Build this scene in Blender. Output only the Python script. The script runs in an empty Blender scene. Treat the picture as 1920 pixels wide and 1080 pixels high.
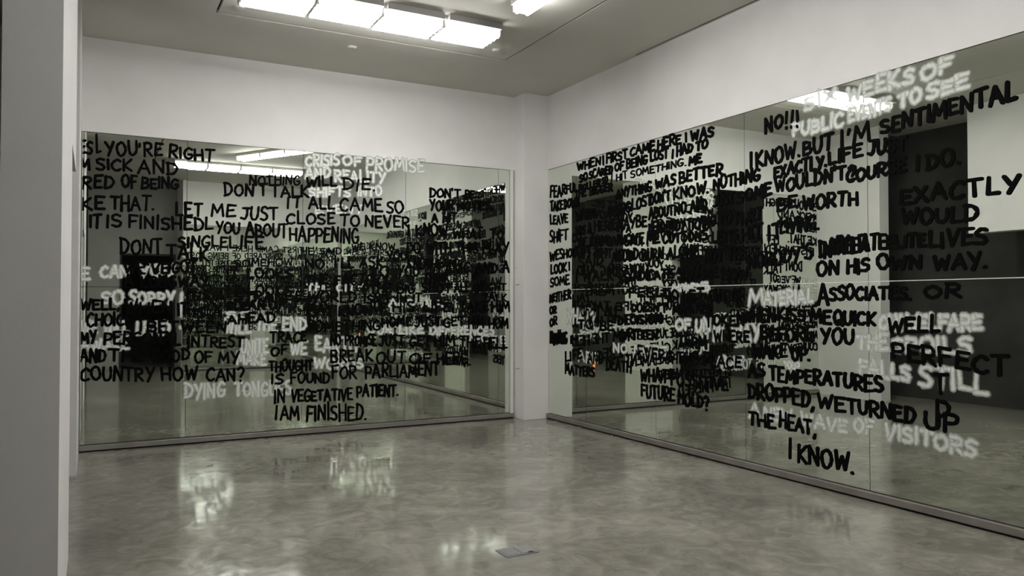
import bpy, bmesh, math, random
from mathutils import Vector, Matrix
C = bpy.context.scene
COL = C.collection
rnd = random.Random(7)

# ---------------------------------------------------------------- camera
F = 1459.0                       # focal length in pixels of the 1920 frame
YAW = math.radians(28.3); PITCH = math.radians(1.06); EYE = 1.434
cd = bpy.data.cameras.new('camera'); cam = bpy.data.objects.new('camera', cd); COL.objects.link(cam)
cd.sensor_width = 36; cd.lens = 36*F/1920; cd.clip_start = .02; cd.clip_end = 200
cam.location = (0, 0, EYE); cam.rotation_euler = (math.pi/2+PITCH, 0, -YAW)
C.camera = cam
# ---------------------------------------------------------------- world, exposure
w = bpy.data.worlds.new('world'); C.world = w; w.use_nodes = True
w.node_tree.nodes['Background'].inputs[0].default_value = (0, 0, 0, 1)
w.node_tree.nodes['Background'].inputs[1].default_value = 0
C.view_settings.view_transform = 'Standard'; C.view_settings.look = 'None'
C.view_settings.gamma = 1; C.view_settings.use_curve_mapping = False
C.view_settings.exposure = 0.0
TUBE = 42.0                      # emission of the fluorescent tubes
try:
    C.cycles.max_bounces = 14; C.cycles.glossy_bounces = 12; C.cycles.diffuse_bounces = 5
    C.cycles.transparent_max_bounces = 24
except Exception: pass

# ---------------------------------------------------------------- dimensions (m)
YL = 8.526      # plane of the mirrors on the left wall
XR = 4.97       # plane of the mirrors on the right wall
YR = -0.55      # plane of the mirrors on the wall behind
XS = -0.11      # side wall with openings
H = 4.0; MT = 3.08; MB_ = 0.07; MJ = 1.585

# ---------------------------------------------------------------- materials
def mat(name, col, rough=.5, metal=0., spec=.5):
    m = bpy.data.materials.new(name); m.use_nodes = True
    b = m.node_tree.nodes['Principled BSDF']
    b.inputs['Base Color'].default_value = (*col, 1); b.inputs['Roughness'].default_value = rough
    b.inputs['Metallic'].default_value = metal; b.inputs['Specular IOR Level'].default_value = spec
    return m
def noisy(m, c1, c2, scale, detail=6, lo=.35, hi=.65, dist=0., stretch=(1, 1, 1), bump=0., bscale=None, rough=None):
    nt = m.node_tree; N = nt.nodes; L = nt.links; b = N['Principled BSDF']
    g = N.new('ShaderNodeNewGeometry'); mp = N.new('ShaderNodeMapping'); mp.inputs['Scale'].default_value = stretch
    L.new(g.outputs['Position'], mp.inputs['Vector'])
    n = N.new('ShaderNodeTexNoise'); n.inputs['Scale'].default_value = scale; n.inputs['Detail'].default_value = detail
    n.inputs['Distortion'].default_value = dist
    L.new(mp.outputs[0], n.inputs['Vector'])
    r = N.new('ShaderNodeValToRGB'); r.color_ramp.elements[0].position = lo; r.color_ramp.elements[1].position = hi
    r.color_ramp.elements[0].color = (*c1, 1); r.color_ramp.elements[1].color = (*c2, 1)
    L.new(n.outputs[0], r.inputs[0]); L.new(r.outputs[0], b.inputs['Base Color'])
    if rough:
        mr = N.new('ShaderNodeMapRange'); mr.inputs[3].default_value = rough[0]; mr.inputs[4].default_value = rough[1]
        mr.inputs[1].default_value = lo; mr.inputs[2].default_value = hi
        L.new(n.outputs[0], mr.inputs[0]); L.new(mr.outputs[0], b.inputs['Roughness'])
    if bump:
        n2 = N.new('ShaderNodeTexNoise'); n2.inputs['Scale'].default_value = bscale or scale*8; n2.inputs['Detail'].default_value = 3
        L.new(mp.outputs[0], n2.inputs['Vector'])
        bp = N.new('ShaderNodeBump'); bp.inputs['Strength'].default_value = bump; bp.inputs['Distance'].default_value = .01
        L.new(n2.outputs[0], bp.inputs['Height']); L.new(bp.outputs[0], b.inputs['Normal'])
    return m
M = {}
M['wall'] = noisy(mat('white_wall_paint', (.72, .70, .68), .7, spec=.25), (.69, .68, .67), (.72, .71, .70), 3.0, bump=.05, bscale=60)
M['ceil'] = noisy(mat('ceiling_paint', (.5, .49, .45), .85, spec=.2), (.57, .555, .51), (.59, .575, .53), 1.5)
M['dark'] = noisy(mat('dark_space_wall', (.02, .02, .02), .85, spec=.12), (.036, .036, .034), (.050, .050, .047), 2.0)  # near-black colour stands for the darkness of the unlit spaces
M['dim'] = noisy(mat('dimmed_wall_paint', (.3, .3, .28), .8), (.30, .30, .285), (.33, .33, .31), 2.0)  # recess wall greyed; its lack of light is put into the colour
M['metal'] = noisy(mat('brown_aluminium', (.3, .28, .26), .45, .3), (.20, .182, .168), (.24, .22, .205), 5, stretch=(1, 1, 1))
M['gap'] = mat('dark_gap', (.015, .013, .012), .8)
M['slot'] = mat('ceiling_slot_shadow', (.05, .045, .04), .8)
M['edge'] = mat('glass_edge', (.06, .085, .07), .3)
M['trim'] = noisy(mat('white_trim_paint', (.7, .7, .66), .5), (.66, .66, .62), (.70, .70, .66), 4)
M['body'] = mat('white_enamel', (.55, .53, .52), .4)
M['metal2'] = mat('grey_enamel', (.32, .31, .30), .5)
M['plate'] = noisy(mat('brushed_steel_plate', (.3, .3, .31), .4, .6), (.26, .26, .27), (.34, .34, .35), 40, stretch=(8, 1, 1))
# polished concrete
fl = mat('polished_concrete', (.2, .2, .17), .2, spec=.5)
nt = fl.node_tree; N = nt.nodes; L = nt.links; b = N['Principled BSDF']
g = N.new('ShaderNodeNewGeometry')
def noise(sc, det, dist=0, rgh=.55, vec=None):
    n = N.new('ShaderNodeTexNoise'); n.inputs['Scale'].default_value = sc; n.inputs['Detail'].default_value = det
    n.inputs['Distortion'].default_value = dist; n.inputs['Roughness'].default_value = rgh
    L.new(vec or g.outputs['Position'], n.inputs['Vector']); return n
def ramp(src, stops):
    r = N.new('ShaderNodeValToRGB'); e = r.color_ramp.elements
    e[0].position, e[0].color = stops[0][0], (*stops[0][1], 1); e[1].position, e[1].color = stops[-1][0], (*stops[-1][1], 1)
    for p, c in stops[1:-1]:
        q = e.new(p); q.color = (*c, 1)
    L.new(src, r.inputs[0]); return r
n1 = noise(1.1, 9, .8, .62); n2 = noise(5.5, 8, 1.4, .65); n3 = noise(40, 4)
r1 = ramp(n1.outputs[0], [(.3, (.168, .163, .138)), (.5, (.230, .222, .190)), (.7, (.305, .293, .252))])
r2 = ramp(n2.outputs[0], [(.3, (.78, .78, .77)), (.5, (1, 1, 1)), (.70, (1.32, 1.31, 1.28))])
mx = N.new('ShaderNodeMix'); mx.data_type = 'RGBA'; mx.blend_type = 'MULTIPLY'; mx.inputs[0].default_value = 1
L.new(r1.outputs[0], mx.inputs[6]); L.new(r2.outputs[0], mx.inputs[7]); L.new(mx.outputs[2], b.inputs['Base Color'])
mr = N.new('ShaderNodeMapRange'); mr.inputs[1].default_value = .3; mr.inputs[2].default_value = .7; mr.inputs[3].default_value = .07; mr.inputs[4].default_value = .15
L.new(n2.outputs[0], mr.inputs[0]); L.new(mr.outputs[0], b.inputs['Roughness'])
bp = N.new('ShaderNodeBump'); bp.inputs['Strength'].default_value = .10; bp.inputs['Distance'].default_value = .02
n4 = noise(2.2, 4, .4); L.new(n4.outputs[0], bp.inputs['Height']); L.new(bp.outputs[0], b.inputs['Normal'])
M['floor'] = fl
# mirror glass
def mirror(name, tint):
    m = bpy.data.materials.new(name); m.use_nodes = True; n = m.node_tree; n.nodes.clear()
    o = n.nodes.new('ShaderNodeOutputMaterial'); gl = n.nodes.new('ShaderNodeBsdfGlossy')
    gl.inputs['Color'].default_value = (*tint, 1); gl.inputs['Roughness'].default_value = 0.0
    df = n.nodes.new('ShaderNodeBsdfDiffuse'); df.inputs['Color'].default_value = (.5, .54, .5, 1)
    ms = n.nodes.new('ShaderNodeMixShader'); ms.inputs[0].default_value = .005
    n.links.new(gl.outputs[0], ms.inputs[1]); n.links.new(df.outputs[0], ms.inputs[2]); n.links.new(ms.outputs[0], o.inputs[0])
    return m
M['mirror'] = mirror('silvered_mirror_glass', (.79, .83, .76))
# paints
M['black'] = mat('black_brush_paint', (.0018, .0018, .0018), .8, spec=.06)
wp = mat('white_spray_paint', (.66, .69, .65), .7); nt = wp.node_tree; N = nt.nodes; L = nt.links; b = N['Principled BSDF']
at = N.new('ShaderNodeAttribute'); at.attribute_name = 'rim'
g = N.new('ShaderNodeNewGeometry'); nn = N.new('ShaderNodeTexNoise'); nn.inputs['Scale'].default_value = 45; nn.inputs['Detail'].default_value = 4
L.new(g.outputs['Position'], nn.inputs['Vector'])
ad = N.new('ShaderNodeMath'); ad.operation = 'MULTIPLY_ADD'; ad.inputs[1].default_value = .5; L.new(nn.outputs[0], ad.inputs[0]); L.new(at.outputs['Fac'], ad.inputs[2])
mr = N.new('ShaderNodeMapRange'); mr.interpolation_type = 'SMOOTHSTEP'
mr.inputs[1].default_value = .30; mr.inputs[2].default_value = 1.28; mr.inputs[3].default_value = .95; mr.inputs[4].default_value = 0
L.new(ad.outputs[0], mr.inputs[0]); L.new(mr.outputs[0], b.inputs['Alpha'])
M['white'] = wp
tb = bpy.data.materials.new('glowing_tube'); tb.use_nodes = True; n = tb.node_tree; n.nodes.clear()
o = n.nodes.new('ShaderNodeOutputMaterial'); e = n.nodes.new('ShaderNodeEmission')
e.inputs[0].default_value = (1, .985, .955, 1); e.inputs[1].default_value = TUBE; n.links.new(e.outputs[0], o.inputs[0])
M['tube'] = tb
tb2 = tb.copy(); tb2.name = 'glowing_tube_dimmed'; tb2.node_tree.nodes['Emission'].inputs[1].default_value = TUBE*.88; M['tube2'] = tb2  # emission lowered to shape the light falloff on the left wall
tb3 = tb.copy(); tb3.name = 'glowing_tube_dimmest'; tb3.node_tree.nodes['Emission'].inputs[1].default_value = TUBE*.5; M['tube3'] = tb3  # dimmed further so the far end of the left wall stays darker
pass
am = tb.copy(); am.name = 'amber_glow'; am.node_tree.nodes['Emission'].inputs[0].default_value = (1, .22, .03, 1); am.node_tree.nodes['Emission'].inputs[1].default_value = 3.0; M['amber'] = am

# ---------------------------------------------------------------- helpers
def box(bm, x0, x1, y0, y1, z0, z1, bev=0):
    r = bmesh.ops.create_cube(bm, size=1)
    for v in r['verts']:
        v.co = Vector(((x0+x1)/2+v.co.x*(x1-x0), (y0+y1)/2+v.co.y*(y1-y0), (z0+z1)/2+v.co.z*(z1-z0)))
    if bev:
        es = list({e for v in r['verts'] for e in v.link_edges})
        bmesh.ops.bevel(bm, geom=es, offset=bev, segments=2, profile=.5, affect='EDGES')
def cyl(bm, p0, p1, r, seg=12, r2=None):
    p0 = Vector(p0); p1 = Vector(p1); d = p1-p0
    q = d.to_track_quat('Z', 'Y').to_matrix().to_4x4()
    bmesh.ops.create_cone(bm, cap_ends=True, segments=seg, radius1=r, radius2=r if r2 is None else r2, depth=d.length,
                          matrix=Matrix.Translation((p0+p1)/2) @ q)
def obj(name, bm, m, parent=None, smooth=False):
    me = bpy.data.meshes.new(name); bm.to_mesh(me); bm.free()
    for mm in (m if isinstance(m, list) else [m]): me.materials.append(mm)
    if smooth:
        for p in me.polygons: p.use_smooth = True
    o = bpy.data.objects.new(name, me); COL.objects.link(o)
    if parent: o.parent = parent; o.matrix_parent_inverse = Matrix.Translation(parent.location).inverted()
    return o
def tag(o, label=None, cat=None, group=None, kind=None):
    if label: o['label'] = label
    if cat: o['category'] = cat
    if group: o['group'] = group
    if kind: o['kind'] = kind
    return o
def struct(name, boxes, m, bev=0):
    bm = bmesh.new()
    for q in boxes: box(bm, *q, bev=bev)
    return tag(obj(name, bm, m), kind='structure')
def empty(name, loc):
    o = bpy.data.objects.new(name, None); COL.objects.link(o); o.location = loc; o.empty_display_size = .1; return o

Rm = cam.rotation_euler.to_matrix()
def ray(px, py):
    return Rm @ Vector(((px-960)/F, -(py-540)/F, -1))
def on_left(px, py):      # pixel -> (u, z) on the left mirrors, u = world x
    d = ray(px, py); s = YL/d.y; return (d.x*s, EYE+d.z*s)
def on_right(px, py):     # u = -world y, so that u grows to the right
    d = ray(px, py); s = XR/d.x; return (-d.y*s, EYE+d.z*s)
def to_ceiling(px, py, z=H):
    d = ray(px, py); s = (z-EYE)/d.z; return (d.x*s, d.y*s)

# ---------------------------------------------------------------- the setting
struct('floor', [(-1.4, 5.3, -6.2, 8.9, -.2, 0)], M['floor'])
# ceiling with the slot frame around the lights and the linear slot beside the right wall
cs = []
SX0, SX1, SY0, SY1 = .955, 3.81, 1.55, 7.25; SW = .022
# slabs leave the slots open
G0 = XR-.045
cs += [(-1.4, SX0-SW, -6.2, 8.9, H, H+.2), (SX1+SW, G0, -6.2, 8.9, H, H+.2), (G0, 5.3, 6.46, 8.9, H, H+.2), (G0, 5.3, -6.2, .3, H, H+.2), (XR-.012, 5.3, .3, 6.46, H, H+.2)]
cs += [(SX0-SW, SX1+SW, SY1+SW, 8.9, H, H+.2), (SX0-SW, SX1+SW, -6.2, SY0-SW, H, H+.2), (SX0, SX1, SY0, SY1, H, H+.2)]
ceiling = struct('ceiling', cs, M['ceil'])
bm = bmesh.new(); box(bm, -1.4, 5.3, -6.2, 8.9, H+.07, H+.2); 
bm.free()
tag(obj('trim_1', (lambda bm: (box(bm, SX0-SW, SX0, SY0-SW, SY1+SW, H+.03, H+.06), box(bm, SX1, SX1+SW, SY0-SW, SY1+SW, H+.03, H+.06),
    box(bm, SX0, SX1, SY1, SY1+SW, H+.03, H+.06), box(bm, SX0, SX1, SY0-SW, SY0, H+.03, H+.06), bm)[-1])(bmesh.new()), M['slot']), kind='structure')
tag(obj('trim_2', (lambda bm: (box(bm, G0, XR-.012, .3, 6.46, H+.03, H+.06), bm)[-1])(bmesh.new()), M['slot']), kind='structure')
# walls
struct('wall_left', [(XS, 5.3, YL+.03, 8.9, 0, MT+.004), (XS, 5.3, YL-.001, 8.9, MT+.004, H)], M['wall'])
struct('wall_right', [(XR+.03, 5.3, -6.2, YL+.03, 0, MT+.004), (XR-.001, 5.3, -6.2, YL-.001, MT+.004, H)], M['wall'])
struct('wall_rear', [(1.63, XR+.03, -1.8, YR-.03, 0, MT+.004), (1.63, XR-.001, -1.8, YR+.001, MT+.004, H)], M['wall'])
colm = struct('corner_column', [(4.623, XR+.02, 8.28, YL+.02, 0, H)], M['wall'], bev=.004)
# side wall towards the dark passage: stub, door head, pier
struct('wall_side', [(XS-.2, XS, 7.4, 8.9, 0, H), (XS-.2, XS, 5.05, 6.1, 2.33, H), (XS-.2, XS, 3.47, 5.05, 0, H)], M['wall'])
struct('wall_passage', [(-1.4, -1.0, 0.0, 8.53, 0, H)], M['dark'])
struct('wall_passage_near', [(-1.4, -1.0, -6.2, 0.0, 0, H)], M['wall'])
struct('wall_passage_end', [(-1.4, XS-.2, 8.53, 8.9, 0, H)], M['wall'])
# recess behind the camera with a tall dark doorway
DX0, DX1, DH = .49, 1.60, 2.5; YB = -1.8
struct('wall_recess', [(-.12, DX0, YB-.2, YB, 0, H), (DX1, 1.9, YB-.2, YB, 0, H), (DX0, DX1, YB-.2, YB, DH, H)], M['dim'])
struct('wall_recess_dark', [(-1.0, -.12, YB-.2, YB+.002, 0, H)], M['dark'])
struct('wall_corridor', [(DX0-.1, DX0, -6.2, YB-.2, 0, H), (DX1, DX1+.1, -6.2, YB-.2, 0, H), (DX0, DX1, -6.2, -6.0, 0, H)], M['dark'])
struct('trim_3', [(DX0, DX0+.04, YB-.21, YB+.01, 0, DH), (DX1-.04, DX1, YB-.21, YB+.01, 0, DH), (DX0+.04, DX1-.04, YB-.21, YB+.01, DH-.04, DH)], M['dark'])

# ---------------------------------------------------------------- hand lettering: stroke font
# each glyph: width; strokes; '~' = smooth curve
G = {
'A': (.8, '0 0 .38 1 .8 0;.12 .36 .68 .36'), 'B': (.7, '.05 0 .05 1;~.05 1 .5 .95 .6 .75 .45 .55 .08 .52;~.08 .52 .55 .48 .7 .25 .5 .04 .03 .02'),
'C': (.7, '~.68 .85 .45 1 .15 .8 .02 .45 .15 .1 .45 0 .7 .15'), 'D': (.72, '.08 0 .08 1;~0 .98 .45 .9 .72 .55 .5 .12 .02 .02'),
'E': (.62, '.62 .98 .05 1 .05 .02 .65 .04;.05 .52 .5 .55'), 'F': (.6, '.62 .98 .05 1 .05 0;.05 .52 .5 .54'),
'G': (.74, '~.68 .88 .4 1 .1 .75 .03 .4 .2 .05 .5 .02 .7 .2 .7 .42;.7 .42 .42 .42'), 'H': (.72, '.04 0 .04 1;.7 0 .7 1;.04 .5 .7 .5'),
'I': (.12, '.06 0 .06 1'), 'J': (.6, '~.55 1 .52 .4 .35 .03 .0 .12;.15 1 .75 1'), 'K': (.7, '.06 0 .06 1;.65 1 .08 .45 .7 0'),
'L': (.58, '.06 1 .06 .02 .6 .03'), 'M': (.92, '.02 0 .14 1 .46 .3 .8 1 .92 0'), 'N': (.75, '.04 0 .06 1 .68 .02 .7 1'),
'O': (.78, '~.4 1 .1 .82 .02 .45 .2 .06 .45 0 .72 .25 .76 .6 .6 .92 .36 1'), 'P': (.64, '.06 0 .06 1;~.03 1 .5 .98 .66 .75 .5 .5 .08 .45'),
'Q': (.8, '~.4 1 .1 .82 .02 .45 .2 .06 .45 0 .72 .25 .76 .6 .6 .92 .36 1;.45 .3 .85 -.08'), 'R': (.7, '.06 0 .06 1;~.03 1 .48 .98 .64 .76 .5 .54 .08 .48;.2 .48 .7 0'),
'S': (.64, '~.62 .9 .35 1 .08 .85 .12 .62 .5 .45 .62 .22 .4 .02 .02 .1'), 'T': (.72, '.0 .98 .74 1;.37 .98 .36 0'),
'U': (.72, '~.05 1 .04 .4 .2 .03 .5 .04 .68 .35 .7 1'), 'V': (.72, '.02 1 .36 0 .72 1'), 'W': (.98, '.02 1 .24 .02 .5 .75 .74 .02 .98 1'),
'X': (.7, '.02 1 .7 0;.68 1 .0 0'), 'Y': (.72, '.02 1 .36 .5;.72 1 .25 -.05'), 'Z': (.68, '.04 .98 .64 .98 .04 .02 .66 .02'),
'.': (.14, '.05 .04 .09 .02'), ',': (.2, '.12 .12 .02 -.16'), "'": (.14, '.08 1.02 .05 .78'), '!': (.16, '.08 1 .07 .36;.07 .06 .08 .0'),
'?': (.6, '~.04 .85 .3 1 .58 .8 .45 .55 .3 .3;.28 .04 .3 .0'), ' ': (.42, ''), '/': (.4, '.05 1.9 .2 .1 .4 .2'), '-': (.4, '.04 .5 .4 .5')}
def catmull(P, n=4):
    if len(P) < 3: return P
    Q = [P[0]]+P+[P[-1]]; out = []
    for i in range(1, len(Q)-2):
        for k in range(n):
            t = k/n; a, b_, c, d = Q[i-1], Q[i], Q[i+1], Q[i+2]
            out.append(tuple(.5*(2*b_[j]+(c[j]-a[j])*t+(2*a[j]-5*b_[j]+4*c[j]-d[j])*t*t+(3*b_[j]-a[j]-3*c[j]+d[j])*t**3) for j in (0, 1)))
    return out+[P[-1]]
class Ink:
    def __init__(s): s.v = []; s.f = []; s.r = []; s.d = []; s.n = 0
    def ribbon(s, P, hw):
        P = [p for i, p in enumerate(P) if i == 0 or math.dist(p, P[i-1]) > 1e-4]
        if len(P) < 2: return
        run = [P[0]]
        for i in range(1, len(P)):
            run.append(P[i])
            if i < len(P)-1:
                a = (P[i][0]-P[i-1][0], P[i][1]-P[i-1][1]); b_ = (P[i+1][0]-P[i][0], P[i+1][1]-P[i][1])
                c = (a[0]*b_[0]+a[1]*b_[1])/(math.hypot(*a)*math.hypot(*b_)+1e-9)
                if c < .55: s._run(run, hw); run = [P[i]]
        s._run(run, hw)
    def _run(s, P, hw):
        n = len(P); base = len(s.v); T = []
        for i in range(n):
            a = P[max(i-1, 0)]; b_ = P[min(i+1, n-1)]; l = math.dist(a, b_) or 1e-6
            T.append(((b_[0]-a[0])/l, (b_[1]-a[1])/l))
        for i in range(n):
            k = hw*(1+.14*math.sin(i*1.7+P[0][0]*9)+.05*rnd.uniform(-1, 1)); tx, ty = T[i]; x, y = P[i]
            s.v += [(x-ty*k, y+tx*k), (x, y), (x+ty*k, y-tx*k)]; s.r += [1, 0, 1]
        for i in range(n-1):
            q = base+3*i
            s.f += [(q, q+1, q+4, q+3), (q+1, q+2, q+5, q+4)]
        for end, sg in ((0, -1), (n-1, 1)):           # round caps
            q = base+3*end; tx, ty = T[end]; x, y = P[end]; prev = q
            for j in range(1, 4):
                an = j*math.pi/4; cx, sx = math.cos(an)*hw, math.sin(an)*hw*sg
                s.v.append((x-ty*cx+tx*sx, y+tx*cx+ty*sx)); s.r.append(1)
                s.f.append((prev, q+1, len(s.v)-1) if sg > 0 else (prev, len(s.v)-1, q+1)); prev = len(s.v)-1
            s.f.append((prev, q+1, q+2) if sg > 0 else (prev, q+2, q+1))
        s.n += 1; s.d += [s.n*.00006+.0000035*q_ for q_ in range(len(s.v)-len(s.d))]      # each stroke lies on the one before
    def text(s, t, p0, p1, h0, h1, hw, jit=1.0, up0=None):
        tot = 0; gap = .23
        for ch in t: tot += G[ch][0]+gap
        tot = max(tot-gap, .12)
        single = len(t) == 1
        L_ = math.dist(p0, p1); x = 0
        for ch in t:
            wd, st = G[ch]
            sh = rnd.uniform(-.09, .13)*jit; dy = rnd.uniform(-.08, .08)*jit; sc = 1+rnd.uniform(-.12, .12)*jit
            for stk in st.split(';') if st else []:
                sm = stk.startswith('~'); nums = [float(q) for q in stk.lstrip('~').split()]
                pts = list(zip(nums[::2], nums[1::2]))
                pts = [(a+rnd.uniform(-.025, .025)*jit, b_+rnd.uniform(-.03, .03)*jit) for a, b_ in pts]
                if sm: pts = catmull(pts)
                out = []
                for a, b_ in pts:
                    b2 = b_*sc+dy; tt = (x+a+sh*b2*.6)/tot
                    hh = h0+(h1-h0)*max(0, min(1, tt))
                    out.append((p0[0]+(p1[0]-p0[0])*tt, p0[1]+(p1[1]-p0[1])*tt+b2*hh))
                s.ribbon(out, hw)
            x += wd+gap
def ink_obj(name, ink, place, m, parent, label):
    me = bpy.data.meshes.new(name); me.from_pydata([place(u, z, e_) for (u, z), e_ in zip(ink.v, ink.d)], [], ink.f)
    a = me.attributes.new('rim', 'FLOAT', 'POINT'); a.data.foreach_set('value', ink.r)
    me.materials.append(m); o = bpy.data.objects.new(name, me); COL.objects.link(o)
    o.parent = parent; o.matrix_parent_inverse = Matrix.Translation(parent.location).inverted(); o['label'] = label
    return o
SIDES = {'L': (on_left, lambda d: (lambda u, z, e_: (u, YL-d-e_, z))), 'R': (on_right, lambda d: (lambda u, z, e_: (XR-d-e_, -u, z))),
         'B': (None, lambda d: (lambda u, z, e_: (-u, YR+d+e_, z)))}
nletter = [0]
def write(side, t, p0, p1, h0, h1, hw, white, parent):
    ink = Ink(); ink.text(t, p0, p1, h0, h1, hw, 1.0)
    nletter[0] = (nletter[0]+1) % 7
    d = (.0010 if white else .0048)+nletter[0]*.00021
    lo = {'L': -.10, 'R': -8.275, 'B': -4.93}[side]
    if side == 'L': ink.v = [(max(u, lo), z) for u, z in ink.v]
    q = t.strip().lower()
    ink_obj('painted_lettering', ink, SIDES[side][1](d), M['white' if white else 'black'], parent,
            ('soft white sprayed' if white else 'black brushed')+' lettering reading '+t.strip())
def lines(side, data, hw, white, parent):
    f = SIDES[side][0]
    for row in data.strip().split('\n'):
        t, q = row.split('|'); q = [float(v) for v in q.split()]
        x0, y0, x1, y1, h0 = q[:5]; h1 = q[5] if len(q) > 5 else h0
        k = q[6] if len(q) > 6 else 1
        p0 = f(x0, y0); p1 = f(x1, y1); a = (f(x0, y0-h0)[1]-p0[1])*.93; b_ = (f(x1, y1-h1)[1]-p1[1])*.93
        write(side, t, p0, p1, a, b_, hw*k, white, parent)

# ---------------------------------------------------------------- mirror walls
def panel(parent, side, u0, u1, z0, z1):
    g_ = .0022; th = .006
    bm = bmesh.new()
    if side == 'L': box(bm, u0+g_, u1-g_, YL, YL+th, z0+g_, z1-g_)
    elif side == 'R': box(bm, XR, XR+th, u0+g_, u1-g_, z0+g_, z1-g_)
    else: box(bm, u0+g_, u1-g_, YR-th, YR, z0+g_, z1-g_)
    c = sum((v.co for v in bm.verts), Vector())/len(bm.verts)
    ax = 'X' if side != 'R' else 'Y'
    rot = Matrix.Rotation(rnd.uniform(-1, 1)*.0007, 4, ax) @ Matrix.Rotation(rnd.uniform(-1, 1)*.0009, 4, 'Z')
    for v in bm.verts: v.co = c+(rot @ (v.co-c))
    o = obj('mirror_panel', bm, [M['mirror'], M['edge']], parent)
    for p in o.data.polygons:
        ok = abs(p.normal.y) > .9 if side != 'R' else abs(p.normal.x) > .9
        p.material_index = 0 if ok else 1
    return o
# left
ml = empty('mirror_wall', (2.25, YL, 0))
tag(ml, 'wide mirrored wall on the left with black hand lettering ending in I AM FINISHED', 'mirror')
for u0, u1 in ((-.105, .834), (.834, 2.004), (2.004, 3.188), (3.188, 4.398), (4.398, 4.555)):
    panel(ml, 'L', u0, u1, MB_, MJ); panel(ml, 'L', u0, u1, MJ, MT)
bm = bmesh.new(); box(bm, -.105, 4.6, YL-.035, YL+.012, .016, .062, .002); obj('bottom_rail', bm, M['metal'], ml)
bm = bmesh.new(); box(bm, -.105, 4.6, YL-.015, YL+.02, 0, .015); tag(obj('shadow_gap', bm, M['gap'], ml), 'thin black gap under the rail')
bm = bmesh.new(); box(bm, 4.56, 4.606, YL-.014, YL+.012, .063, MT, .002); tag(obj('side_trim', bm, M['trim'], ml), 'narrow white edge strip')
bm = bmesh.new(); box(bm, -.105, 4.555, YL+.007, YL+.028, MB_, MT); obj('backing_board', bm, M['gap'], ml)
# right
mr_ = empty('mirror_wall', (XR, 4.3, 0))
tag(mr_, 'long mirrored wall on the right with black lettering starting WHEN I FIRST CAME HERE', 'mirror')
J = [8.275, 7.437, 6.191, 4.973, 3.757, 2.54, 1.32, .10, -.545]
for a, b_ in zip(J[:-1], J[1:]):
    panel(mr_, 'R', b_, a, MB_, MJ); panel(mr_, 'R', b_, a, MJ, MT)
bm = bmesh.new(); box(bm, XR-.035, XR+.012, -.5, 8.275, .016, .064, .002); obj('bottom_rail', bm, M['metal'], mr_)
bm = bmesh.new(); box(bm, XR-.015, XR+.02, -.5, 8.275, 0, .015); tag(obj('shadow_gap', bm, M['gap'], mr_), 'thin black gap under the rail')
bm = bmesh.new(); box(bm, XR+.007, XR+.028, -.545, 8.275, MB_, MT); obj('backing_board', bm, M['gap'], mr_)
bm = bmesh.new(); box(bm, XR-.003, XR+.004, -.54, 8.27, MJ-.0028, MJ+.0028); tag(obj('joint_highlight', bm, M['trim'], mr_), 'thin white strip painted as the edge highlight between the upper and lower glass')  # white strip stands for the highlight along the glass joint
# rear
mb = empty('mirror_wall', (3.3, YR, 0))
tag(mb, 'mirrored wall with dense small black lettering, seen only as a reflection in the left mirrors', 'mirror')
for u0, u1 in ((1.64, 2.74), (2.74, 3.84), (3.84, 4.93)):
    panel(mb, 'B', u0, u1, MB_, MJ); panel(mb, 'B', u0, u1, MJ, MT)
bm = bmesh.new(); box(bm, 1.64, 4.93, YR-.012, YR+.035, .016, .062, .002); obj('bottom_rail', bm, M['metal'], mb)
bm = bmesh.new(); box(bm, 1.64, 4.93, YR-.02, YR+.015, 0, .015); tag(obj('shadow_gap', bm, M['gap'], mb), 'thin black gap under the rail')
bm = bmesh.new(); box(bm, 1.64, 4.93, YR-.028, YR-.007, MB_, MT); obj('backing_board', bm, M['gap'], mb)

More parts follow.
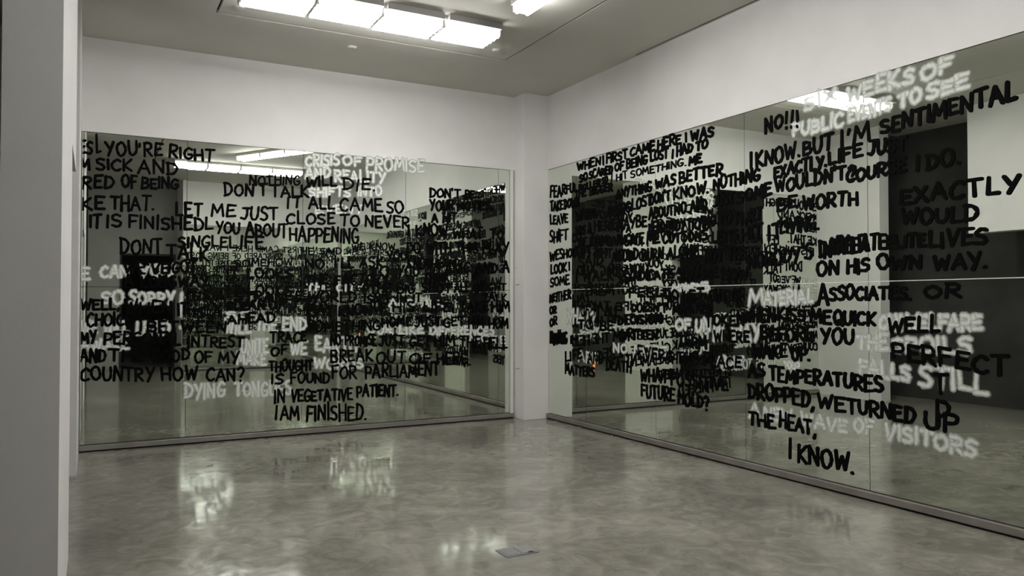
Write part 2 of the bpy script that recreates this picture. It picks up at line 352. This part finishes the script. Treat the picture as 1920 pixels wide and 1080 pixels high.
# ---------------------------------------------------------------- the writing, one entry per stretch: text|x0 y0 x1 y1 h0 h1 weight
LB = """ES|150 287 172 287 24
/|176 288 188 288 22 22 .8
YOU'RE|197 290 303 293 25
RIGHT|317 295 400 301 22
I|310 308 311 308 12 12 .1
M|150 318 167 319 22
SICK|181 318 247 320 22
AND|259 326 332 326 24
RED|154 354 212 354 24
OF|228 352 256 352 22
BEING|265 353 334 353 20
KE|153 392 195 393 26
THAT.|208 393 288 395 27
IT|168 427 188 427 25
IS|200 427 227 426 25
FINISHED|242 427 381 433 25
L|384 430 398 430 24
LET|330 405 378 405 27
ME|396 406 440 406 24
JUST|452 412 520 413 24
YOU|405 438 449 438 21
ABOUT|462 442 538 443 24
HAPPENING.|543 451 678 456 27
DON'T|421 366 500 366 24
TALK|508 368 578 370 24
NOTHING|468 347 562 346 17 17 .8
WILL|575 350 630 348 19
DIE.|643 356 703 356 22
IT|538 390 565 390 22
ALL|580 391 626 391 23
CAME|637 394 716 397 25
SO|725 398 756 398 21
CLOSE|537 419 627 421 22
TO|638 424 674 423 22
NEVER|685 425 767 427 22
SINGLE|334 463 425 463 21
LIFE|430 464 495 467 24
DONT|226 475 303 476 28
TALK|314 483 390 489 28
WE'VE|233 512 315 512 22
GOT|323 511 368 511 22
A LONG|233 537 330 538 22
WAY.|335 537 396 538 22
NO.|573 503 615 502 20
I'LL|628 502 662 502 20
ASK|675 500 718 500 20
YOU|725 488 762 487 18
IT LOOKS|425 522 547 522 18
THE FACTORY|573 533 727 533 19
IT LOOKS|427 554 546 554 20
IT'S|350 561 392 561 15
A STRANGE|405 564 566 563 18
WORLD|577 566 667 566 20
CLEAN|425 580 495 580 16
UP|505 579 536 579 18
AHEAD|427 606 515 605 18
MAY|577 590 622 590 21
KNOW|635 591 697 590 19
OF|702 584 722 584 18
HIS LIFE,|737 585 852 583 19
TAKE|862 584 915 583 19
HIM|922 585 955 585 20
SOMETHING|575 620 712 620 20
HOME|716 612 770 611 19
JUST|778 611 826 611 18
GET|832 612 870 611 18
HIM HOM|878 615 952 615 20
WELL,|151 581 224 580 22
WHEN|232 588 322 587 24
IT|334 591 351 591 22
IS|363 594 383 594 20
A|400 594 412 594 18
CHOICE|163 611 246 610 24
BETWEEN|275 622 423 624 22
MY|151 643 180 643 23
PERSONAL|195 645 338 646 24
INTREST|352 651 456 652 22
AND|151 678 197 679 26
THE|205 677 268 677 24
GOOD|285 677 354 676 24
OF|365 679 397 678 21
MY|410 679 447 680 22
COUNTRY|151 713 287 713 26
HOW|303 714 369 713 25
CAN?|387 713 457 714 25
TRACE|507 641 573 640 19
OF|508 667 538 665 18
THOUGHT|505 696 586 694 20
IS|509 719 530 718 20
FOUND|545 719 617 718 20
FOR|623 711 668 708 24
PARLIAMENT|685 708 823 704 25
IN|514 757 533 756 27
VEGETATIVE|546 752 660 749 21
PATIENT.|669 745 746 742 23
I|516 787 519 787 26
AM|526 787 560 785 27
FINISHED.|575 790 686 786 31
DON'T|806 370 863 370 17
BE...|872 371 902 370 15
YOUR|806 394 850 393 18
MOVIES,|858 394 924 392 17
A HIT.|810 417 860 416 18
I KNOW|765 441 838 443 22
WHAT|850 446 905 447 20
TO|920 448 943 448 18
DO WITH|763 474 845 475 22
THIS|855 474 896 474 20
PLAY|905 475 953 477 22
KNOW,|765 503 816 505 22
PANIC AND A|822 511 954 511 20
TO|692 520 728 519 19
YOU|745 517 785 517 19
THINK|795 528 842 527 17
THE|694 549 732 548 17
BIG SHOT|745 549 845 547 18
ALL OF|852 548 908 547 18
ISN'T|683 568 732 568 17
IN IT|745 566 790 566 15
NO PROMISE|620 646 705 648 20
JUST|711 648 757 647 20
GET|768 649 806 648 20
HIM|815 649 852 649 20
THE|862 650 900 650 20
HELL|907 651 950 652 21
BREAK|620 678 698 677 22
OUT|706 681 759 680 22
OF|768 681 808 680 20
HERE.|820 684 882 683 22
IT IS|350 588 372 588 10 10 .7
SOMEHOW|440 500 548 498 14 14 .6
HE SAID|565 478 640 476 13 13 .6
WE KNOW|660 470 740 468 14 14 .6
LET IT GO|600 545 690 545 14 14 .8
THE END|800 500 860 500 14 14 .8
RIGHT|900 545 948 545 15 15 .8
TALK|905 565 950 565 15 15 .8
FOR ALL|865 470 930 468 14 14 .7"""
LW = """CRISIS|573 311 635 310 20
OF|643 310 677 310 18
PROMISE|687 318 794 322 24
AND|573 334 618 334 20
REALITY|628 338 721 343 21
SHIFTS|580 368 656 368 18
INTO|671 367 715 367 17
EVENT|592 401 680 400 15 15 .8
E|151 523 167 523 24
CAN|189 519 240 519 20
YOU|262 518 325 518 22
SO|190 571 231 569 24
SORRY|243 571 325 571 24
!|335 620 341 620 70
WE WILL|152 624 240 622 22
LEAD|255 626 317 628 24
AWAKE|152 656 240 655 24
WILL|421 625 470 624 28
THE|480 620 518 620 24
END|530 618 574 618 26
UNITE|452 664 502 662 28
WE|545 664 574 664 26
EARTH|592 658 668 660 26
MAKE|445 683 498 683 22
WORDS|588 691 680 690 20
DYING|347 747 420 745 27
TONGUES|440 743 545 741 27
OUR|690 625 735 625 17
LIKE|748 626 793 625 16
DIFFERENCES|806 627 926 628 17
SO|425 595 470 595 12 12 .7
THE CITY|575 545 680 545 14 14 .7
AND ALL|730 575 830 575 13 13 .7
MORE|880 640 950 645 14 14 .7"""
RB = """WHEN|1083 320 1126 309 15 16
I|1130 309 1132 308 16
FIRST|1137 306 1176 296 17
CAME|1182 292 1227 281 18
HERE|1233 280 1276 269 20
I|1285 266 1287 266 18
WAS|1296 264 1337 255 20
SO|1087 341 1101 337 14
SCARED|1105 335 1148 324 15
OF|1153 321 1169 317 15
BEING|1175 316 1213 307 17
LOST|1220 303 1252 295 18
I|1260 295 1262 295 17
HAD|1269 293 1298 285 18
TO|1305 283 1326 277 18
ROLLER|1086 359 1125 348 12
SO|1129 345 1139 342 11
I HIT|1146 341 1176 335 14 14 .6
SOMETHING.|1183 333 1286 310 13 13 .6
ME|1292 309 1315 305 17
ANYTHING|1156 372 1221 358 17 18
WAS|1229 354 1266 345 18
BETTER|1274 343 1354 327 21
DON'T|1219 384 1256 373 18
KNOW.|1263 376 1328 360 20
NOTHING|1338 356 1424 338 22 24
FEAR|1032 371 1060 365 21 19
FUL|1062 363 1082 358 16
TAKE|1032 397 1055 392 18
DOWN|1058 391 1085 386 17
THE BIGGER|1078 372 1148 357 15
LEAVE|1032 421 1064 417 18
SHIFT|1031 455 1064 449 21
WE|1031 489 1048 486 20
SHOULD|1050 486 1096 476 18
LOOK|1033 515 1062 508 18
I|1067 507 1068 507 16
SOME|1032 538 1067 532 17
NEITHER|1031 567 1070 560 17
OR|1031 589 1043 587 15
OR|1031 611 1044 609 15
NOTHING|1032 645 1063 645 24
IN|1070 643 1080 642 16
LIFE|1060 679 1092 671 18
AND|1103 680 1130 682 22
DEATH|1137 692 1183 698 22
MATTERS|1060 701 1114 707 19
WHEN|1080 414 1115 408 18
BEING|1140 406 1182 397 18
LOST|1185 393 1222 384 19
WAS A|1080 440 1108 436 16
HERE|1115 434 1152 430 19
MAYBE|1157 432 1212 424 22
ABOUT|1217 412 1262 401 20
NO.|1265 403 1291 398 20
AND|1295 399 1325 391 23
JUST|1338 388 1376 381 22
SOME|1383 381 1445 366 23
DEAD|1217 438 1246 434 20
BODY|1250 433 1284 429 20
TRYING|1289 432 1340 422 22
TO|1348 421 1372 417 20
HURT|1382 418 1428 411 22
IT CAN|1120 462 1165 459 18
GIVE|1171 460 1206 456 20
ME|1213 459 1236 456 20
COTTONS|1243 457 1326 449 20
LET'S|1335 455 1382 449 22
HIT|1392 450 1428 444 24
IT|1440 451 1465 446 28
WE KEEP|1085 465 1135 458 18
A|1148 492 1155 491 18
GOOD|1158 491 1196 487 20
BURN|1204 489 1243 485 22
ALONE|1252 485 1308 480 22
NOT THE|1322 492 1400 485 24
NOBODY'S|1404 502 1522 486 26 30
SYNDICATE|1167 528 1262 522 18
SHOW|1272 523 1312 521 18
ME|1318 522 1345 521 18
HOW|1355 525 1402 524 22
I WALK|1080 530 1150 525 20
FEEL|1180 557 1243 556 17
DO|1247 560 1272 560 18
LET|1280 560 1320 560 18
OUT OF|1330 566 1395 563 22
DOESN'T|1185 585 1250 584 16
MATTER|1262 588 1335 588 20
TOKEN|1324 611 1395 610 20
WHEN|1395 603 1452 602 24
KISS|1459 602 1508 601 22
ME|1520 605 1557 606 26
QUICK|1564 607 1640 610 25
BEFORE|1427 636 1524 640 27
YOU|1540 643 1600 643 28
WAKE|1412 671 1474 670 26
UP.|1485 674 1518 678 27
TERM|1272 649 1324 652 22
DECISION|1160 608 1240 606 18
WRITTEN|1165 636 1232 636 18
EVERG|1197 671 1262 678 22
WHAT|1201 714 1252 717 25
POSSITIVE|1258 722 1364 731 25
FUTURE|1203 743 1264 753 25
HOLD?|1272 757 1329 768 26
OF IT ALL|1090 590 1160 592 20
TO BE|1085 615 1150 620 18
THE PLACE|1270 680 1390 690 22
WHERE|1340 640 1405 640 22
SAID|1085 500 1130 495 18
THEM|1095 555 1150 552 20
NO|1435 249 1467 238 26
!!!|1472 242 1498 235 36 34
I|1407 317 1409 316 31
KNOW.|1418 314 1499 293 29
BUT|1506 292 1561 278 28
I'M|1577 283 1630 262 36
SENTIMENTAL|1652 252 1905 185 29 36
EXACTLY.|1452 334 1549 312 23 25
LIFE|1554 309 1616 293 24
JUST|1628 289 1699 280 28
WOULD|1454 362 1541 344 27
N'T|1546 345 1585 335 27
?|1591 338 1604 335 26
COURSE|1588 341 1698 322 24 26
I|1720 322 1722 322 29
DO.|1738 319 1800 305 30
EXACTLY|1689 382 1910 360 29 32
BE|1457 396 1492 389 25
WORTH|1506 392 1608 383 26
LIVING.|1463 439 1535 429 29
WOULD|1692 420 1832 412 28
DARE|1537 480 1598 474 32
NEVER|1545 481 1625 470 30
HATE|1600 472 1660 467 28
ELITE|1664 467 1735 462 24
LIVES|1742 464 1850 456 30
ON|1532 515 1572 513 26
HIS|1589 514 1629 508 27
OWN|1645 505 1727 504 27
WAY.|1752 505 1850 502 30
A|1535 572 1553 571 40
SSOCIATES.|1556 562 1707 561 26 25
OR|1735 559 1800 557 25
WELL|1666 624 1762 622 30
PERFECT|1674 671 1890 706 28 40
AS|1404 707 1433 707 26
TEMPERATURES|1443 712 1655 735 25 32
DROPPED,|1404 744 1526 766 28
WE|1533 765 1583 771 27
TURNED|1590 773 1714 793 28 32
UP|1735 802 1795 808 34
THE|1404 796 1453 804 27
HEAT,|1462 802 1530 817 28
I|1480 861 1483 861 42
KNOW.|1496 864 1600 886 37 38
T|1752 737 1776 738 44
P|1756 806 1778 808 50"""
RW = """SIX|1508 206 1567 188 25
WEEKS|1588 190 1713 153 28 30
OF|1727 149 1784 133 28
PUBLIC|1487 256 1580 234 24 25
EVENTS|1592 228 1670 206 24 27
TO|1684 202 1726 188 28
SEE|1738 186 1815 164 27
M|1404 574 1431 571 32
ATERIAL|1433 571 1524 567 24
WHAT?|1061 606 1116 607 25
OF|1268 618 1295 618 18
UN|1304 621 1331 621 22
IN WAY|1338 638 1425 640 32
MADE|1260 546 1325 543 14 14 .8
ABOUT|1345 688 1394 686 18 18 .8
CAN|1650 618 1690 617 28
WELFARE|1700 618 1840 618 28
THE|1608 655 1664 657 27
SPOILS|1673 658 1820 662 28 32
FALLS|1612 698 1706 716 29 30
STILL|1724 720 1850 737 38
A|1405 781 1423 783 24
NEW|1433 786 1485 790 24
WAVE|1503 796 1587 810 25
OF|1603 808 1637 812 24
VISITORS|1660 820 1830 856 30
ARE|1085 678 1120 682 20 20 .8
NO MORE|1150 660 1250 665 16 16 .8
HOW DID|1265 545 1330 545 12 12 .7
YOUR|1470 690 1500 695 14 14 .7"""
lines('L', LB, .0128, False, ml)
lines('L', LW, .0270, True, ml)
lines('R', RB, .0130, False, mr_)
lines('R', RW, .0300, True, mr_)
# parts of the writing the photograph shows only as small reflections: the same sayings on the wall behind and on the near end of the right wall
POOL = ["WHEN I FIRST CAME HERE I WAS", "SO SCARED OF BEING LOST", "I KNOW WHAT TO DO", "LIFE AND DEATH MATTERS", "IT LOOKS A STRANGE WORLD",
        "DON'T TALK", "LET ME JUST TELL YOU", "WE SHOULD LEAVE", "ALL CAME TO NEVER HAPPENING", "NOBODY'S ON HIS OWN", "WHAT FUTURE HOLD?",
        "AS TEMPERATURES DROPPED", "WE TURNED UP THE HEAT", "BEFORE YOU WAKE UP", "A TRACE OF THOUGHT", "NOTHING WILL DIE", "I AM FINISHED"]
rr = random.Random(3); k = 0
def fill(side, ua, ub, z0, z1, hh, parent, seed, step, hw=.012):
    global k
    z = z1; i = 0
    while z > z0:
        t = POOL[(seed+i*5) % len(POOL)]; i += 1
        u = ua+rr.uniform(0, .15); wd = min(ub-u-.02, len(t)*hh*.78)
        if wd > .6: write(side, t, (u, z), (u+wd, z+rr.uniform(-.04, .04)), hh, hh, hw, i % 4 == 3, parent)
        u2 = u+wd+.12
        if ub-u2 > .7:
            t2 = POOL[(seed+i*5+8) % len(POOL)]; wd = min(ub-u2-.02, len(t2)*hh*.78)
            write(side, t2, (u2, z+rr.uniform(-.03, .03)), (u2+wd, z+rr.uniform(-.04, .04)), hh, hh, hw, False, parent)
        z -= step
fill('B', -4.85, -1.7, .75, 2.55, .125, mb, 0, .155, .0115)
fill('R', -2.3, .4, .75, 2.55, .13, mr_, 4, .19)

# ---------------------------------------------------------------- ceiling lights
def luminaire(cx, cy, along, label, ntube=5, length=.565, width=.40, tm='tube'):
    root = empty('ceiling_light', (cx, cy, H)); tag(root, label, 'light', 'fluorescent lights of the ceiling frame')
    rot = Matrix.Translation((cx, cy, 0)) @ Matrix.Rotation({'X': 0, 'Y': math.pi/2}.get(along, along), 4, 'Z')
    def fin(name, bm, m, sm=False):
        for v in bm.verts: v.co = rot @ v.co
        return obj(name, bm, m, root, sm)
    bm = bmesh.new(); box(bm, -length/2, length/2, -width/2, width/2, H-.045, H, .006); fin('housing', bm, M['body'])
    for sx in (-1, 1):
        bm = bmesh.new(); x = sx*(length/2-.005)
        box(bm, x-.005, x+.005, -width/2+.02, width/2-.02, H-.10, H-.045); fin('end_bracket', bm, M['body'])
    if ntube > 2:
        bm = bmesh.new(); box(bm, -length/2+.02, length/2-.02, -width/2-.055, -width/2-.012, H-.058, H-.0, .004); tag(fin('ballast_box', bm, M['metal2']), 'grey box along the near side')
    for i in range(ntube):
        y = (i-(ntube-1)/2)*width/ntube
        bm = bmesh.new(); cyl(bm, (-length/2+.018, y, H-.092), (length/2-.018, y, H-.092), .021, 10); t = fin('tube', bm, M[tm], True)
        for sx in (-1, 1):
            bm = bmesh.new(); cyl(bm, (sx*(length/2-.008), y, H-.092), (sx*(length/2-.018), y, H-.092), .0185, 10); fin('tube_cap', bm, M['body'])
    return root
names = ['first', 'second', 'third', 'fourth', 'fifth']
for i in range(4):
    luminaire(3.03-i*.572, 6.55-.012*i+(.02 if i % 2 else 0), 'X', f'{names[i]} tube light from the corner end of the long row above the left mirrors', tm=('tube', 'tube', 'tube2', 'tube3')[i])
for i in range(5):
    luminaire(3.2 if i == 0 else 3.44-(i-.5)*.305, 5.5 if i == 0 else 4.93-(i-.5)*.49, 'Y' if i == 0 else math.atan2(.49, .305), f'{names[i]} tube light from the far end of the row pointing at the left wall', ntube=2, width=.2, tm='tube2')
for i in range(4):
    luminaire(3.25-i*.572, 1.85, 'X', f'{names[i]} tube light from the right wall in the near row seen in the mirrors', tm='tube2')
# ---------------------------------------------------------------- small things
def disc(x, y, label, r=.05):
    root = empty('sprinkler_cover', (x, y, H)); tag(root, label, 'sprinkler')
    bm = bmesh.new(); cyl(bm, (x, y, H-.006), (x, y, H), r, 28); obj('flange', bm, M['body'], root)
    bm = bmesh.new(); cyl(bm, (x, y, H-.016), (x, y, H-.006), r*.72, 28, r*.8); obj('cap', bm, M['body'], root)
disc(*to_ceiling(660, 88), 'small round white sprinkler cover on the ceiling between light row and left wall')
disc(*to_ceiling(450, 12), 'round sprinkler cover in the far left corner of the ceiling frame')
disc(*to_ceiling(931, 94), 'round sprinkler cover beside the corner end of the light row')
# floor box
fb = empty('floor_box', (2.165, 3.955, 0)); tag(fb, 'rectangular grey metal socket plate set in the concrete floor', 'floor socket')
bm = bmesh.new(); box(bm, 2.06, 2.27, 3.88, 4.03, 0, .005, .0015); obj('frame', bm, M['plate'], fb)
bm = bmesh.new(); box(bm, 2.072, 2.162, 3.892, 4.018, .005, .008, .001); obj('lid', bm, M['plate'], fb)
bm = bmesh.new(); box(bm, 2.168, 2.258, 3.892, 4.018, .005, .008, .001); obj('lid', bm, M['plate'], fb)
bm = bmesh.new(); box(bm, 2.205, 2.235, 3.886, 3.904, .008, .0095); tag(obj('cable_notch', bm, M['gap'], fb), 'small black cable notch')
# small marks / clips on the corner column beside the mirror edge
for z, w_ in ((1.86, .02), (1.655, .085), (.62, .085)):
    bm = bmesh.new(); box(bm, 4.6165, 4.6225, YL-.05-w_, YL-.05, z-.003, z+.003)
    o = tag(obj('wall_clip', bm, M['metal']), {1.86: 'short brown clip high on the side of the white corner column', 1.655: 'thin dark clip on the corner column at the height of the glass joint', .62: 'thin dark clip low on the corner column beside the left mirrors'}[z], 'clip')

glint = empty('glint_stand_in', (-.35, 1.93, 0)); tag(glint, 'tiny glowing stand-in for an orange lamp on the floor of the dark passage', 'glint')  # added glowing stand-in for a small orange glint of unknown source
bm = bmesh.new(); cyl(bm, (-.35, 1.93, 0), (-.35, 1.93, .02), .045, 20, .04); obj('base', bm, M['gap'], glint)
bm = bmesh.new(); cyl(bm, (-.35, 1.93, .02), (-.35, 1.93, .13), .028, 16, .018); tag(obj('glint_body', bm, M['amber'], glint, True), 'glowing amber body of the stand-in')
